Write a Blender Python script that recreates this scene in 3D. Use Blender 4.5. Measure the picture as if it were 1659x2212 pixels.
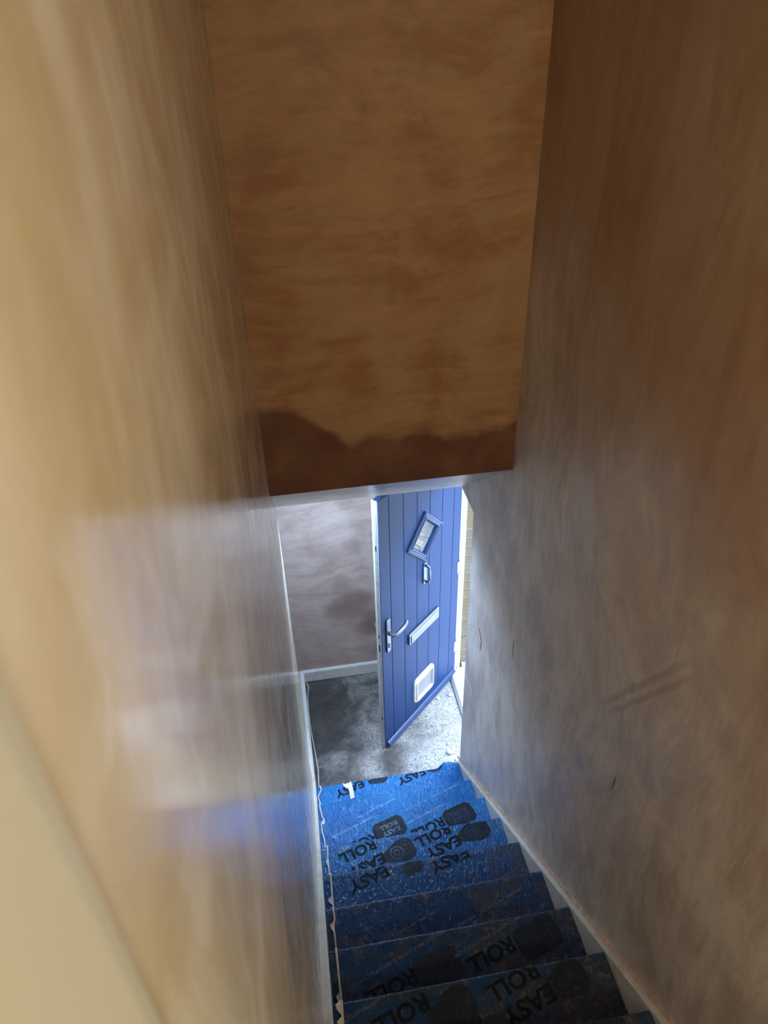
import bpy, bmesh, math, random
from mathutils import Vector, Matrix, noise

for _o in list(bpy.data.objects):
    bpy.data.objects.remove(_o)
scene = bpy.context.scene
C = scene.collection
random.seed(7)
R = math.radians

# ------------------------------------------------------------------ camera
F_PX, PITCH, YAW, ROLL = 1594.08, 35.0324, 8.4805, -1.6692
CAM = Vector((0.0836, -0.0404, 4.1679))
a, b, c = R(PITCH), R(YAW), R(ROLL)
fw = Vector((math.sin(b) * math.cos(a), math.cos(b) * math.cos(a), -math.sin(a)))
rt = Vector((math.cos(b), -math.sin(b), 0))
up = rt.cross(fw)
r2 = math.cos(c) * rt + math.sin(c) * up
u2 = -math.sin(c) * rt + math.cos(c) * up
cam_data = bpy.data.cameras.new('camera')
cam = bpy.data.objects.new('camera', cam_data)
C.objects.link(cam)
M = Matrix((r2, u2, -fw)).transposed().to_4x4()
M.translation = CAM
cam.matrix_world = M
cam_data.sensor_fit = 'VERTICAL'
cam_data.sensor_height = 36.0
cam_data.sensor_width = 27.0
cam_data.lens = F_PX * 36.0 / 2212.0
cam_data.clip_start = 0.005
cam_data.dof.use_dof = True
cam_data.dof.focus_distance = 4.4
cam_data.dof.aperture_fstop = 7.9
scene.camera = cam

# ------------------------------------------------------------------ world, lights, exposure
world = bpy.data.worlds.new('daylight_sky')
scene.world = world
world.use_nodes = True
bg = world.node_tree.nodes['Background']
bg.inputs['Color'].default_value = (0.55, 0.75, 1.0, 1)
bg.inputs['Strength'].default_value = 16.5

def area_light(name, loc, rot, sx, sy, power, col, portal=False):
    l = bpy.data.lights.new(name, 'AREA')
    l.shape = 'RECTANGLE'; l.size = sx; l.size_y = sy; l.energy = power; l.color = col
    o = bpy.data.objects.new(name, l)
    C.objects.link(o); o.location = loc; o.rotation_euler = rot
    if portal:
        l.cycles.is_portal = True
    return o
# sampling portal in the open front doorway (guides sky light, gives none itself)
area_light('doorway_portal', (1.33, 3.25, 1.05), (0, R(90), 0), 2.1, 0.95, 1, (1, 1, 1), True)
# warm light from the lit room that opens off the landing behind the camera, on the right
area_light('landing_room_light', (1.35, -0.75, 3.75), (0, R(90), 0), 1.8, 0.8, 29, (1.0, 1.0, 0.77))
def bulb(name, loc, power, col, radius):
    l = bpy.data.lights.new(name, 'POINT'); l.energy = power; l.color = col; l.shadow_soft_size = radius
    o = bpy.data.objects.new(name, l); C.objects.link(o); o.location = loc
# warm pendant bulb over the landing, behind the camera; cool fill light added to brighten the hall
bulb('landing_bulb', (0.62, -1.3, 4.55), 65, (1.0, 0.95, 0.69), 0.12)
hall_fill = area_light('hall_fill_light', (0.24, 3.12, 2.093), (0, 0, 0), 0.30, 0.12, 19, (0.54, 0.80, 1.14))
hall_fill.data.spread = R(165)

vs = scene.view_settings
vs.view_transform = 'Standard'
vs.look = 'None'
vs.exposure = 0.0
vs.gamma = 1.0
vs.use_curve_mapping = False
scene.cycles.use_denoising = True
scene.cycles.use_adaptive_sampling = True
scene.cycles.adaptive_threshold = 0.2
scene.cycles.max_bounces = 6
scene.cycles.diffuse_bounces = 4
scene.cycles.glossy_bounces = 3
scene.cycles.transmission_bounces = 4
scene.cycles.caustics_reflective = False
scene.cycles.caustics_refractive = False
scene.cycles.sample_clamp_indirect = 4.0

# ------------------------------------------------------------------ dimensions
W = 0.9547          # stair width, wall to wall
YB, ZB = 2.330, 2.620   # bulkhead face and its bottom edge
YF = 3.797          # far hall wall
YS, ZS = 3.022, 2.101   # lower edge of the sloping soffit
RISE, GO, Y1 = 0.1969, 0.24992, 2.7447
XL, XR = 0.028, 0.9265
NSTEP = 13
OY0, OY1, OZ = 2.820, 3.745, 2.075   # doorway opening in the right wall
def ny(k): return Y1 - (k - 1) * GO
def pitch_z(y): return RISE * (1 + (Y1 - y) / GO)
ZLAND = NSTEP * RISE

# ------------------------------------------------------------------ helpers
def sm(a, b, x):
    t = max(0.0, min(1.0, (x - a) / (b - a)))
    return t * t * (3 - 2 * t)

def obj(name, bm, mat, parent=None, smooth=False, loc=None):
    me = bpy.data.meshes.new(name)
    bmesh.ops.recalc_face_normals(bm, faces=bm.faces[:])
    if smooth:
        for f in bm.faces: f.smooth = True
    bm.to_mesh(me); bm.free()
    if mat: me.materials.append(mat)
    o = bpy.data.objects.new(name, me)
    C.objects.link(o)
    if parent is not None:
        o.parent = parent
        if parent.get('_w'):      # parent placed in the world, mesh given in world coordinates
            o.matrix_parent_inverse = parent.matrix_basis.inverted()
    return o

def empty(name, loc, rotz=0.0, worldmesh=True):
    o = bpy.data.objects.new(name, None)
    C.objects.link(o); o.location = loc; o.rotation_euler = (0, 0, rotz)
    o.empty_display_size = 0.1
    o.matrix_basis = Matrix.Translation(loc) @ Matrix.Rotation(rotz, 4, 'Z')
    if worldmesh: o['_w'] = 1
    return o

def tag(o, label, cat, group=None, kind=None):
    o['label'] = label; o['category'] = cat
    if group: o['group'] = group
    if kind: o['kind'] = kind
    return o

def box(bm, x0, x1, y0, y1, z0, z1, bev=0.0, seg=2):
    vs_ = [bm.verts.new((x, y, z)) for x in (x0, x1) for y in (y0, y1) for z in (z0, z1)]
    q = [(0, 1, 3, 2), (4, 6, 7, 5), (0, 4, 5, 1), (2, 3, 7, 6), (0, 2, 6, 4), (1, 5, 7, 3)]
    fs = [bm.faces.new([vs_[i] for i in f]) for f in q]
    if bev > 0:
        es = list({e for f in fs for e in f.edges})
        bmesh.ops.bevel(bm, geom=es, offset=bev, segments=seg, affect='EDGES', profile=0.5)
    return bm

def prism(bm, pts, axis, v0, v1, bev=0.0):
    """polygon pts (2D) extruded along axis from v0 to v1"""
    def mk(p, v):
        if axis == 0: return (v, p[0], p[1])
        if axis == 1: return (p[0], v, p[1])
        return (p[0], p[1], v)
    A = [bm.verts.new(mk(p, v0)) for p in pts]
    B = [bm.verts.new(mk(p, v1)) for p in pts]
    fs = [bm.faces.new(A), bm.faces.new(B[::-1])]
    n = len(pts)
    for i in range(n):
        fs.append(bm.faces.new((A[i], B[i], B[(i + 1) % n], A[(i + 1) % n])))
    if bev > 0:
        bmesh.ops.recalc_face_normals(bm, faces=fs)
        es = list({e for f in fs[:2] for e in f.edges})
        bmesh.ops.bevel(bm, geom=es, offset=bev, segments=2, affect='EDGES', profile=0.5)
    return bm

def tube(bm, pts, rad, n=8, flat=1.0):
    pts = [Vector(p) for p in pts]
    rings = []
    for i, p in enumerate(pts):
        t = (pts[min(i + 1, len(pts) - 1)] - pts[max(i - 1, 0)]).normalized()
        ref = Vector((0, 0, 1)) if abs(t.z) < 0.9 else Vector((1, 0, 0))
        s = t.cross(ref).normalized(); w = s.cross(t).normalized()
        r = rad[i] if isinstance(rad, (list, tuple)) else rad
        rings.append([bm.verts.new(p + s * r * math.cos(2 * math.pi * j / n) + w * r * flat * math.sin(2 * math.pi * j / n)) for j in range(n)])
    for i in range(len(rings) - 1):
        for j in range(n):
            bm.faces.new((rings[i][j], rings[i][(j + 1) % n], rings[i + 1][(j + 1) % n], rings[i + 1][j]))
    bm.faces.new(rings[0][::-1]); bm.faces.new(rings[-1])
    return bm

def grid(bm, nu, nv, fn):
    g = [[bm.verts.new(fn(i / nu, j / nv)) for j in range(nv + 1)] for i in range(nu + 1)]
    for i in range(nu):
        for j in range(nv):
            bm.faces.new((g[i][j], g[i + 1][j], g[i + 1][j + 1], g[i][j + 1]))
    return g

def rrect(cx, cy, w, h, r, n=5):
    pts = []
    for sx, sy, a0 in ((1, 1, 0), (-1, 1, 90), (-1, -1, 180), (1, -1, 270)):
        for i in range(n + 1):
            t = R(a0 + 90 * i / n)
            pts.append((cx + sx * (w / 2 - r) + r * math.cos(t), cy + sy * (h / 2 - r) + r * math.sin(t)))
    return pts

def ring_frame(bm, loops):
    """loops: list of equal-length closed point loops (3D), skinned one to the next, closed back to the first"""
    L = [[bm.verts.new(p) for p in lp] for lp in loops]
    n = len(L[0])
    for i in range(len(L)):
        A, B = L[i], L[(i + 1) % len(L)]
        for j in range(n):
            bm.faces.new((A[j], A[(j + 1) % n], B[(j + 1) % n], B[j]))
    return bm

def cut(o, cutter_bm):
    me = bpy.data.meshes.new('cutter')
    bmesh.ops.recalc_face_normals(cutter_bm, faces=cutter_bm.faces[:])
    cutter_bm.to_mesh(me); cutter_bm.free()
    co = bpy.data.objects.new('cutter', me); C.objects.link(co)
    mw = o.matrix_basis if o.parent is None else o.parent.matrix_basis
    co.matrix_world = mw
    m = o.modifiers.new('cut', 'BOOLEAN'); m.operation = 'DIFFERENCE'; m.object = co; m.solver = 'EXACT'
    bpy.context.view_layer.update()
    dg = bpy.context.evaluated_depsgraph_get()
    new = bpy.data.meshes.new_from_object(o.evaluated_get(dg))
    o.modifiers.clear()
    mats = list(o.data.materials)
    o.data = new
    if not new.materials:
        for mm in mats: new.materials.append(mm)
    bpy.data.objects.remove(co)

# ------------------------------------------------------------------ materials
class NT:
    def __init__(s, name):
        s.m = bpy.data.materials.new(name); s.m.use_nodes = True
        s.t = s.m.node_tree; s.n = s.t.nodes; s.l = s.t.links
        s.b = s.n['Principled BSDF']
        s.co = s.n.new('ShaderNodeTexCoord').outputs['Object']
    def link(s, a_, b_): s.l.new(a_, b_)
    def mapping(s, scale=(1, 1, 1), loc=(0, 0, 0), rot=(0, 0, 0), src=None):
        n = s.n.new('ShaderNodeMapping'); n.inputs['Scale'].default_value = scale
        n.inputs['Location'].default_value = loc; n.inputs['Rotation'].default_value = rot
        s.link(src or s.co, n.inputs['Vector']); return n.outputs[0]
    def noise(s, vec, scale, detail=4, rough=0.55, dist=0.0, col=False):
        n = s.n.new('ShaderNodeTexNoise'); n.inputs['Scale'].default_value = scale
        n.inputs['Detail'].default_value = detail; n.inputs['Roughness'].default_value = rough
        n.inputs['Distortion'].default_value = dist; s.link(vec, n.inputs['Vector'])
        return n.outputs['Color' if col else 'Fac']
    def voronoi(s, vec, scale, feature='F1', out='Distance'):
        n = s.n.new('ShaderNodeTexVoronoi'); n.feature = feature; n.inputs['Scale'].default_value = scale
        s.link(vec, n.inputs['Vector']); return n.outputs[out]
    def ramp(s, fac, stops, interp='LINEAR'):
        n = s.n.new('ShaderNodeValToRGB'); cr = n.color_ramp; cr.interpolation = interp
        while len(cr.elements) < len(stops): cr.elements.new(0.5)
        for e, (p, v) in zip(cr.elements, stops):
            e.position = p; e.color = (v, v, v, 1) if not isinstance(v, tuple) else (*v, 1)
        s.link(fac, n.inputs[0]); return n.outputs[0]
    def math(s, op, a_, b_=None, clamp=False):
        n = s.n.new('ShaderNodeMath'); n.operation = op; n.use_clamp = clamp
        for i, v in enumerate((a_, b_)):
            if v is None: continue
            if isinstance(v, (int, float)): n.inputs[i].default_value = v
            else: s.link(v, n.inputs[i])
        return n.outputs[0]
    def mix(s, fac, a_, b_, mode='MIX'):
        n = s.n.new('ShaderNodeMix'); n.data_type = 'RGBA'; n.blend_type = mode
        for i, v in ((0, fac), (6, a_), (7, b_)):
            if isinstance(v, (int, float)): n.inputs[i].default_value = v
            elif isinstance(v, tuple): n.inputs[i].default_value = (*v, 1)
            else: s.link(v, n.inputs[i])
        return n.outputs[2]
    def sep(s, vec):
        n = s.n.new('ShaderNodeSeparateXYZ'); s.link(vec, n.inputs[0]); return n.outputs
    def vadd(s, a_, b_, k):
        n = s.n.new('ShaderNodeVectorMath'); n.operation = 'MULTIPLY_ADD'
        s.link(b_, n.inputs[0]); n.inputs[1].default_value = (k, k, k); s.link(a_, n.inputs[2]); return n.outputs[0]
    def maprange(s, v, a0, a1, b0=0, b1=1, smooth=True):
        n = s.n.new('ShaderNodeMapRange'); n.interpolation_type = 'SMOOTHSTEP' if smooth else 'LINEAR'
        s.link(v, n.inputs[0])
        for i, q in enumerate((a0, a1, b0, b1)): n.inputs[i + 1].default_value = q
        return n.outputs[0]
    def spot(s, pos, rad, vec):
        n = s.n.new('ShaderNodeVectorMath'); n.operation = 'DISTANCE'
        s.link(vec, n.inputs[0]); n.inputs[1].default_value = pos
        return s.maprange(n.outputs['Value'], rad * 0.25, rad, 1, 0)
    def bump(s, h, strength, dist):
        n = s.n.new('ShaderNodeBump'); n.inputs['Strength'].default_value = strength
        n.inputs['Distance'].default_value = dist; s.link(h, n.inputs['Height'])
        s.link(n.outputs[0], s.b.inputs['Normal']); return n
    def base(s, v): s.set('Base Color', v)
    def set(s, k, v):
        if isinstance(v, (int, float)): s.b.inputs[k].default_value = v
        elif isinstance(v, tuple): s.b.inputs[k].default_value = (*v, 1)
        else: s.link(v, s.b.inputs[k])

def simple(name, col, rough=0.5, metal=0.0, var=0.06, scale=20, bumpd=0.0, coat=0.0, bscale=None):
    t = NT(name)
    n = t.noise(t.co, scale, 4)
    lo = tuple(x * (1 - var) for x in col); hi = tuple(min(1, x * (1 + var)) for x in col)
    t.base(t.ramp(n, [(0.3, lo), (0.7, hi)]))
    t.set('Roughness', rough); t.set('Metallic', metal); t.set('Coat Weight', coat)
    if bumpd:
        t.bump(t.noise(t.co, bscale or scale * 3, 3), 0.4, bumpd)
    return t.m

def plaster(name, pale, mid, damp, streak, rough=(0.32, 0.5), patch=1.6, seed=0.0, amount=1.0, extra=None, ior=1.45, bs=0.3, scratch=None):
    """skimmed gypsum plaster: cloudy drying patches, trowel sweeps along `streak` scale"""
    t = NT(name)
    base = t.mapping(loc=(seed, seed * 1.7, seed * 0.6))
    wv = t.vadd(base, t.noise(base, 1.3, 1, col=True), 0.35)
    cloud = t.noise(wv, patch, 3, 0.6, 0.6)
    sv = t.mapping(scale=streak, src=wv)
    sweep = t.noise(sv, 1.0, 5, 0.65, 0.35)
    f = t.math('ADD', t.math('MULTIPLY', cloud, 0.55), t.math('MULTIPLY', sweep, 0.45))
    f = t.maprange(f, 0.5 - 0.17 / amount, 0.5 + 0.17 / amount)
    col = t.ramp(f, [(0.0, damp), (0.45, mid), (1.0, pale)])
    fine = t.noise(t.mapping(scale=tuple(x * 3.2 for x in streak), src=wv), 1.0, 4, 0.62, 0.4)
    strokes = t.ramp(fine, [(0.57, 0.0), (0.67, 0.24 * amount)])
    col = t.mix(strokes, col, pale)
    col = t.mix(t.ramp(fine, [(0.30, 0.36 * amount), (0.42, 0.0)]), col, damp)
    if scratch:
        sc = t.noise(t.mapping(rot=scratch[0], scale=scratch[1], src=wv), 1.0, 3, 0.6, 0.3)
        col = t.mix(t.ramp(sc, [(0.57, 0.0), (0.66, 0.36)]), col, tuple(min(0.9, x * 1.12) for x in pale))
        col = t.mix(t.ramp(sc, [(0.32, 0.36), (0.41, 0.0)]), col, tuple(x * 0.86 for x in damp))
    if extra: col = extra(t, col, wv)
    t.base(col)
    t.set('Roughness', t.maprange(cloud, 0.3, 0.7, rough[0], rough[1]))
    t.set('IOR', ior)
    t.bump(t.noise(sv, 2.0, 1, 0.6, 0.3), bs, 0.004)
    return t.m

PALE, MID, DAMP = (0.60, 0.46, 0.385), (0.52, 0.375, 0.30), (0.42, 0.285, 0.215)

def right_extra(t, col, wv):
    # long double scuff drawn across the plaster, and one broad brown area
    v = t.mapping(loc=(0, -1.052, -2.856))
    r_ = t.n.new('ShaderNodeVectorRotate'); r_.rotation_type = 'X_AXIS'
    r_.inputs['Angle'].default_value = math.atan2(2.856 - 2.36, 1.361 - 1.052)
    t.link(v, r_.inputs['Vector'])
    s = t.sep(r_.outputs[0])
    along = t.math('MULTIPLY', t.maprange(s[1], -0.12, 0.1), t.maprange(s[1], 0.45, 0.62, 1, 0))
    wob = t.math('MULTIPLY', t.math('SUBTRACT', t.noise(t.co, 9, 2), 0.5), 0.02)
    d = t.math('ADD', s[2], wob)
    l1 = t.maprange(t.math('ABSOLUTE', d), 0.004, 0.016, 1, 0)
    l2 = t.maprange(t.math('ABSOLUTE', t.math('ADD', d, 0.034)), 0.003, 0.013, 1, 0)
    m = t.math('MULTIPLY', t.math('MAXIMUM', l1, l2), along)
    col = t.mix(t.math('MULTIPLY', m, 0.45), col, (0.30, 0.20, 0.155))
    # the upper wall turns brown, with a cloudy lower edge
    zz = t.sep(t.co)
    edge = t.math('ADD', zz[2], t.math('MULTIPLY', t.math('SUBTRACT', t.noise(t.co, 1.7, 4, 0.6, 0.5), 0.5), 1.5))
    edge = t.math('ADD', edge, t.math('MULTIPLY', zz[1], -0.38))
    m = t.maprange(edge, 2.1, 3.0, 0.0, 0.82)
    brown = t.ramp(t.noise(t.mapping(scale=(1, 5, 2.2)), 1.0, 4, 0.62, 0.5), [(0.34, (0.34, 0.175, 0.095)), (0.62, (0.43, 0.295, 0.205))])
    return t.mix(m, col, brown)

def bulk_extra(t, col, wv):
    # wet band along the foot of the bulkhead, its ragged upper edge as seen
    s = t.sep(t.co)
    xs = [(0.0, 2.96), (0.13, 2.955), (0.19, 2.90), (0.235, 2.865), (0.30, 2.80), (0.335, 2.775), (0.37, 2.83), (0.43, 2.825),
          (0.48, 2.80), (0.52, 2.80), (0.57, 2.835), (0.64, 2.80), (0.70, 2.785), (0.78, 2.80), (0.84, 2.785), (0.90, 2.80), (0.95, 2.84)]
    edge = t.ramp(t.math('DIVIDE', s[0], 0.96), [(x / 0.96, (z - 2.5) / 0.6) for x, z in xs], 'B_SPLINE')
    z = t.math('DIVIDE', t.math('SUBTRACT', s[2], 2.5), 0.6)
    d = t.math('SUBTRACT', z, edge)
    d = t.math('ADD', d, t.math('MULTIPLY', t.math('SUBTRACT', t.noise(t.co, 14, 4), 0.5), 0.12))
    m = t.maprange(d, -0.02, 0.07, 1, 0)
    blot = t.ramp(t.noise(t.co, 6, 4), [(0.35, 0.75), (0.6, 1.0)])
    return t.mix(t.math('MULTIPLY', m, blot), col, (0.155, 0.062, 0.036))

def far_extra(t, col, wv):
    wv2 = t.vadd(t.co, t.noise(t.co, 5, 2, col=True), 0.16)
    for pos, rad, k in (((0.36, YF, 0.88), 0.10, 0.5), ((0.42, YF, 0.70), 0.20, 0.75), ((0.30, YF, 0.66), 0.13, 0.45),
                        ((0.56, YF, 0.50), 0.15, 0.8), ((0.46, YF, 1.20), 0.13, 0.45), ((0.44, YF, 1.55), 0.10, 0.4)):
        sh = tuple(q + 0.08 for q in pos)
        col = t.mix(t.math('MULTIPLY', t.spot(sh, rad, wv2), k), col, (0.24, 0.155, 0.12))
    return col

m_left = plaster('plaster_left', (0.70, 0.64, 0.56), (0.60, 0.515, 0.40), (0.53, 0.425, 0.275), (1, 9.0, 3.0), (0.12, 0.20), 3.4, 3.1, 1.12, None, 1.28, 0.12)
m_right = plaster('plaster_right', (0.68, 0.60, 0.555), (0.58, 0.50, 0.452), (0.46, 0.375, 0.325), (1, 11.0, 3.4), (0.40, 0.56), 3.6, 11.3, 1.3, right_extra, 1.45, 0.55, ((0.30, 0, 0), (1, 42, 7)))
m_bulk = plaster('plaster_bulkhead', (0.47, 0.288, 0.155), (0.41, 0.235, 0.117), (0.33, 0.16, 0.07), (4.0, 1, 15.0), (0.5, 0.65), 4.6, 5.2, 1.15, bulk_extra, 1.45, 0.3, ((0, 0.12, 0), (3.2, 1, 17)))
m_soffit = plaster('plaster_soffit', (0.66, 0.60, 0.57), (0.60, 0.54, 0.51), (0.50, 0.43, 0.40), (1.5, 6, 1), (0.25, 0.4), 2.0, 1.2, 0.8)
m_far = plaster('plaster_far', (0.56, 0.44, 0.40), (0.48, 0.365, 0.325), (0.40, 0.29, 0.25), (4.0, 1, 16.0), (0.45, 0.6), 4.5, 8.4, 1.0, far_extra, 1.45, 0.3, ((0, -0.1, 0), (3.5, 1, 20)))
m_ceil = plaster('plaster_ceiling', PALE, MID, DAMP, (2, 3, 1), (0.5, 0.6), 1.5, 2.2)
m_bead = simple('pink_plaster_bead', (0.55, 0.38, 0.29), 0.8, var=0.3, scale=25, bumpd=0.004, bscale=60)

def mk_whitewood(name, col, dirt, amt):
    t = NT(name)
    n = t.noise(t.co, 6, 5, 0.65, 0.5)
    n2 = t.noise(t.co, 40, 4)
    m = t.math('MULTIPLY', t.ramp(n, [(0.5, 0.0), (0.72, 1.0)]), amt)
    col1 = t.ramp(n2, [(0.3, tuple(x * 0.93 for x in col)), (0.7, col)])
    t.base(t.mix(m, col1, dirt)); t.set('Roughness', 0.35)
    t.bump(n2, 0.2, 0.002)
    return t.m
m_string = mk_whitewood('white_gloss_paint', (0.74, 0.72, 0.66), (0.45, 0.33, 0.20), 0.7)
m_skirt = mk_whitewood('skirting_paint', (0.78, 0.77, 0.74), (0.42, 0.36, 0.32), 0.5)
m_cream = simple('cream_paint', (0.50, 0.465, 0.375), 0.45, var=0.03, scale=5)
m_upvc = simple('white_upvc', (0.86, 0.87, 0.87), 0.25, var=0.02)
m_wood = simple('bare_wood', (0.38, 0.25, 0.14), 0.7, var=0.2, scale=12)

def mk_floor():
    t = NT('dusty_concrete')
    wv = t.vadd(t.co, t.noise(t.co, 3, 3, col=True), 0.3)
    cloud = t.noise(wv, 2.6, 6, 0.62, 0.5)
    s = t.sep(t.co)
    # pale cover grows towards the right wall and the stairs
    pale_bias = t.math('ADD', t.math('MULTIPLY', s[0], 0.42), t.math('MULTIPLY', s[1], -0.16))
    f = t.math('ADD', cloud, t.math('ADD', pale_bias, 0.27))
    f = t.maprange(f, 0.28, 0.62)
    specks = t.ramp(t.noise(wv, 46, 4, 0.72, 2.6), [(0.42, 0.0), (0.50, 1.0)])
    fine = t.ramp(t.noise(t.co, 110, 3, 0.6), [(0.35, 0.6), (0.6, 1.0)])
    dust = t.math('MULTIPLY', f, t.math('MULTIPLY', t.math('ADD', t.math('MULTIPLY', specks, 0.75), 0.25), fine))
    dark = t.ramp(t.noise(wv, 7, 6, 0.7, 0.6), [(0.3, (0.035, 0.034, 0.036)), (0.6, (0.085, 0.075, 0.07)), (0.8, (0.15, 0.11, 0.09))])
    pale = t.ramp(t.noise(t.co, 5, 4), [(0.3, (0.50, 0.49, 0.48)), (0.7, (0.66, 0.65, 0.63))])
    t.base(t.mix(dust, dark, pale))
    t.set('Roughness', t.maprange(f, 0, 1, 0.4, 0.75))
    t.bump(t.noise(t.co, 50, 5), 0.4, 0.004)
    return t.m
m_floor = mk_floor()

def mk_film():
    t = NT('blue_protective_film')
    s = t.sep(t.co)
    w1 = t.noise(t.mapping(scale=(60, 22, 22)), 1.0, 2, 0.6, 1.6)
    w2 = t.noise(t.mapping(rot=(0, 0, 0.9), scale=(90, 16, 16)), 1.0, 2, 0.5, 0.8)
    # dirt blotches get denser towards the top and the right of the flight
    d0 = t.noise(t.co, 7, 4, 0.68, 0.9)
    up_ = t.maprange(s[2], 0.35, 1.5, -0.16, 0.09)
    side = t.maprange(s[0], 0.35, 0.85, -0.04, 0.06)
    dm = t.math('ADD', d0, t.math('ADD', up_, side))
    dirt = t.maprange(dm, 0.50, 0.66)
    crumbs = t.ramp(t.noise(t.co, 38, 3, 0.75, 0.8), [(0.54, 0.0), (0.66, 1.0)])
    crumbs = t.math('MULTIPLY', crumbs, t.maprange(dm, 0.46, 0.62))
    tone = t.noise(t.co, 3.2, 4)
    blue = t.ramp(tone, [(0.3, (0.008, 0.14, 0.47)), (0.7, (0.012, 0.22, 0.60))])
    dull = t.maprange(s[2], 0.45, 1.15, 0.0, 0.86)  # blue goes darker with height up the flight
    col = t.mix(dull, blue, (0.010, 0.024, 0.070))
    col = t.mix(t.math('MULTIPLY', dirt, 0.62), col, (0.030, 0.026, 0.024))
    col = t.mix(t.math('MULTIPLY', crumbs, 0.6), col, (0.20, 0.145, 0.10))
    scr = t.ramp(w2, [(0.66, 0.0), (0.72, 1.0)])
    col = t.mix(t.math('MULTIPLY', scr, 0.10), col, (0.35, 0.5, 0.75))
    t.base(col)
    t.set('Roughness', t.maprange(t.math('ADD', dirt, crumbs), 0, 1, 0.26, 0.5))
    t.set('Specular IOR Level', 0.4)
    h = t.math('ADD', w1, t.math('MULTIPLY', w2, 0.35))
    amp = t.maprange(s[2], 0.2, 1.2, 1.0, 0.45)
    bn = t.bump(t.math('MULTIPLY', h, amp), 1.0, 0.014)
    return t.m
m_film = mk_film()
m_ink = simple('black_print_ink', (0.008, 0.010, 0.015), 0.6, var=0.3, scale=60)
m_ink.node_tree.nodes['Principled BSDF'].inputs['Specular IOR Level'].default_value = 0.15
def mk_worn_ink():
    t = NT('worn_dark_print')
    t.base(t.ramp(t.noise(t.co, 45, 6, 0.7, 1.0), [(0.35, (0.012, 0.014, 0.02)), (0.6, (0.02, 0.03, 0.05)), (0.75, (0.10, 0.09, 0.075))]))
    t.set('Roughness', 0.55); t.set('Specular IOR Level', 0.2); t.bump(t.noise(t.co, 70, 3), 0.6, 0.005)
    return t.m
m_badge = mk_worn_ink()
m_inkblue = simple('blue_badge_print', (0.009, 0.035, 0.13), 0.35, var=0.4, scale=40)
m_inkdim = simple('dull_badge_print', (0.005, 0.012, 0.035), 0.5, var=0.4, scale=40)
m_inkpale = simple('pale_print_ink', (0.11, 0.13, 0.17), 0.5, var=0.4, scale=60)
m_inkblue2 = simple('light_blue_print_ink', (0.13, 0.36, 0.74), 0.4, var=0.3, scale=60)

def mk_door():
    t = NT('blue_door_skin')
    g = t.noise(t.mapping(scale=(120, 20, 3)), 1.0, 5, 0.6, 0.6)
    t.base(t.ramp(g, [(0.3, (0.019, 0.053, 0.170)), (0.7, (0.024, 0.062, 0.192))]))
    t.set('Roughness', 0.5); t.set('Specular IOR Level', 0.18)
    t.bump(g, 0.18, 0.0015)
    return t.m
m_door = mk_door()
m_doordark = simple('blue_door_trim', (0.022, 0.062, 0.19), 0.3, var=0.05)
m_cap = simple('navy_top_edge', (0.012, 0.030, 0.075), 0.6, var=0.1)
m_edge = simple('grey_white_door_edge', (0.58, 0.59, 0.575), 0.4, var=0.04)
m_strip = simple('lock_strip_steel', (0.62, 0.65, 0.66), 0.35, 0.85, 0.05, 30)
m_chrome = simple('satin_chrome', (0.27, 0.29, 0.33), 0.38, 0.8, 0.04, 20)
m_dark = simple('dark_recess', (0.03, 0.03, 0.035), 0.6)
m_lead = simple('lead_came', (0.75, 0.76, 0.75), 0.35, 0.6, 0.2, 40)
def mk_glass(name, col, rough, bd, bs, trans=0.85):
    t = NT(name)
    t.base(t.ramp(t.noise(t.co, 12, 3), [(0.3, tuple(x * 0.92 for x in col)), (0.7, col)]))
    t.set('Roughness', rough); t.set('Transmission Weight', trans); t.set('IOR', 1.45)
    t.bump(t.noise(t.co, bs, 3), 0.6, bd)
    return t.m
m_glass = mk_glass('obscure_glass', (0.86, 0.90, 0.90), 0.12, 0.006, 60)
m_flap = mk_glass('smoked_flap_plastic', (0.78, 0.78, 0.82), 0.25, 0.001, 20, 0.55)

def mk_brick(name, ca, cb):
    t = NT(name)
    oi = t.n.new('ShaderNodeObjectInfo')
    n = t.noise(t.co, 30, 5, 0.7)
    c1 = t.ramp(n, [(0.3, tuple(x * 0.85 for x in ca)), (0.7, ca)])
    c2 = t.ramp(n, [(0.3, tuple(x * 0.85 for x in cb)), (0.7, cb)])
    t.base(t.mix(oi.outputs['Random'], c1, c2)); t.set('Roughness', 0.9)
    t.bump(n, 0.5, 0.004)
    return t.m
m_brick = mk_brick('buff_brick', (0.26, 0.19, 0.10), (0.24, 0.205, 0.15))
m_mortar = simple('pale_mortar', (0.36, 0.335, 0.30), 0.95, var=0.1, scale=40, bumpd=0.003)
m_paving = simple('pale_paving', (0.62, 0.60, 0.56), 0.9, var=0.15, scale=8, bumpd=0.004)
m_opp = simple('sky_block_brick', (0.42, 0.33, 0.26), 0.95, var=0.2, scale=10)
m_cable = mk_whitewood('cable_sheath', (0.66, 0.62, 0.55), (0.35, 0.28, 0.22), 0.8)
m_paper = simple('white_paper', (0.82, 0.81, 0.78), 0.8, var=0.04)
m_crumb = simple('dry_plaster_lump', (0.74, 0.72, 0.68), 0.9, var=0.1, bumpd=0.004)
m_gouge = simple('raw_gouge', (0.16, 0.125, 0.11), 0.9, var=0.3, scale=60)
m_carpet = simple('landing_carpet', (0.25, 0.22, 0.20), 0.95, var=0.2, scale=60)

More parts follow.
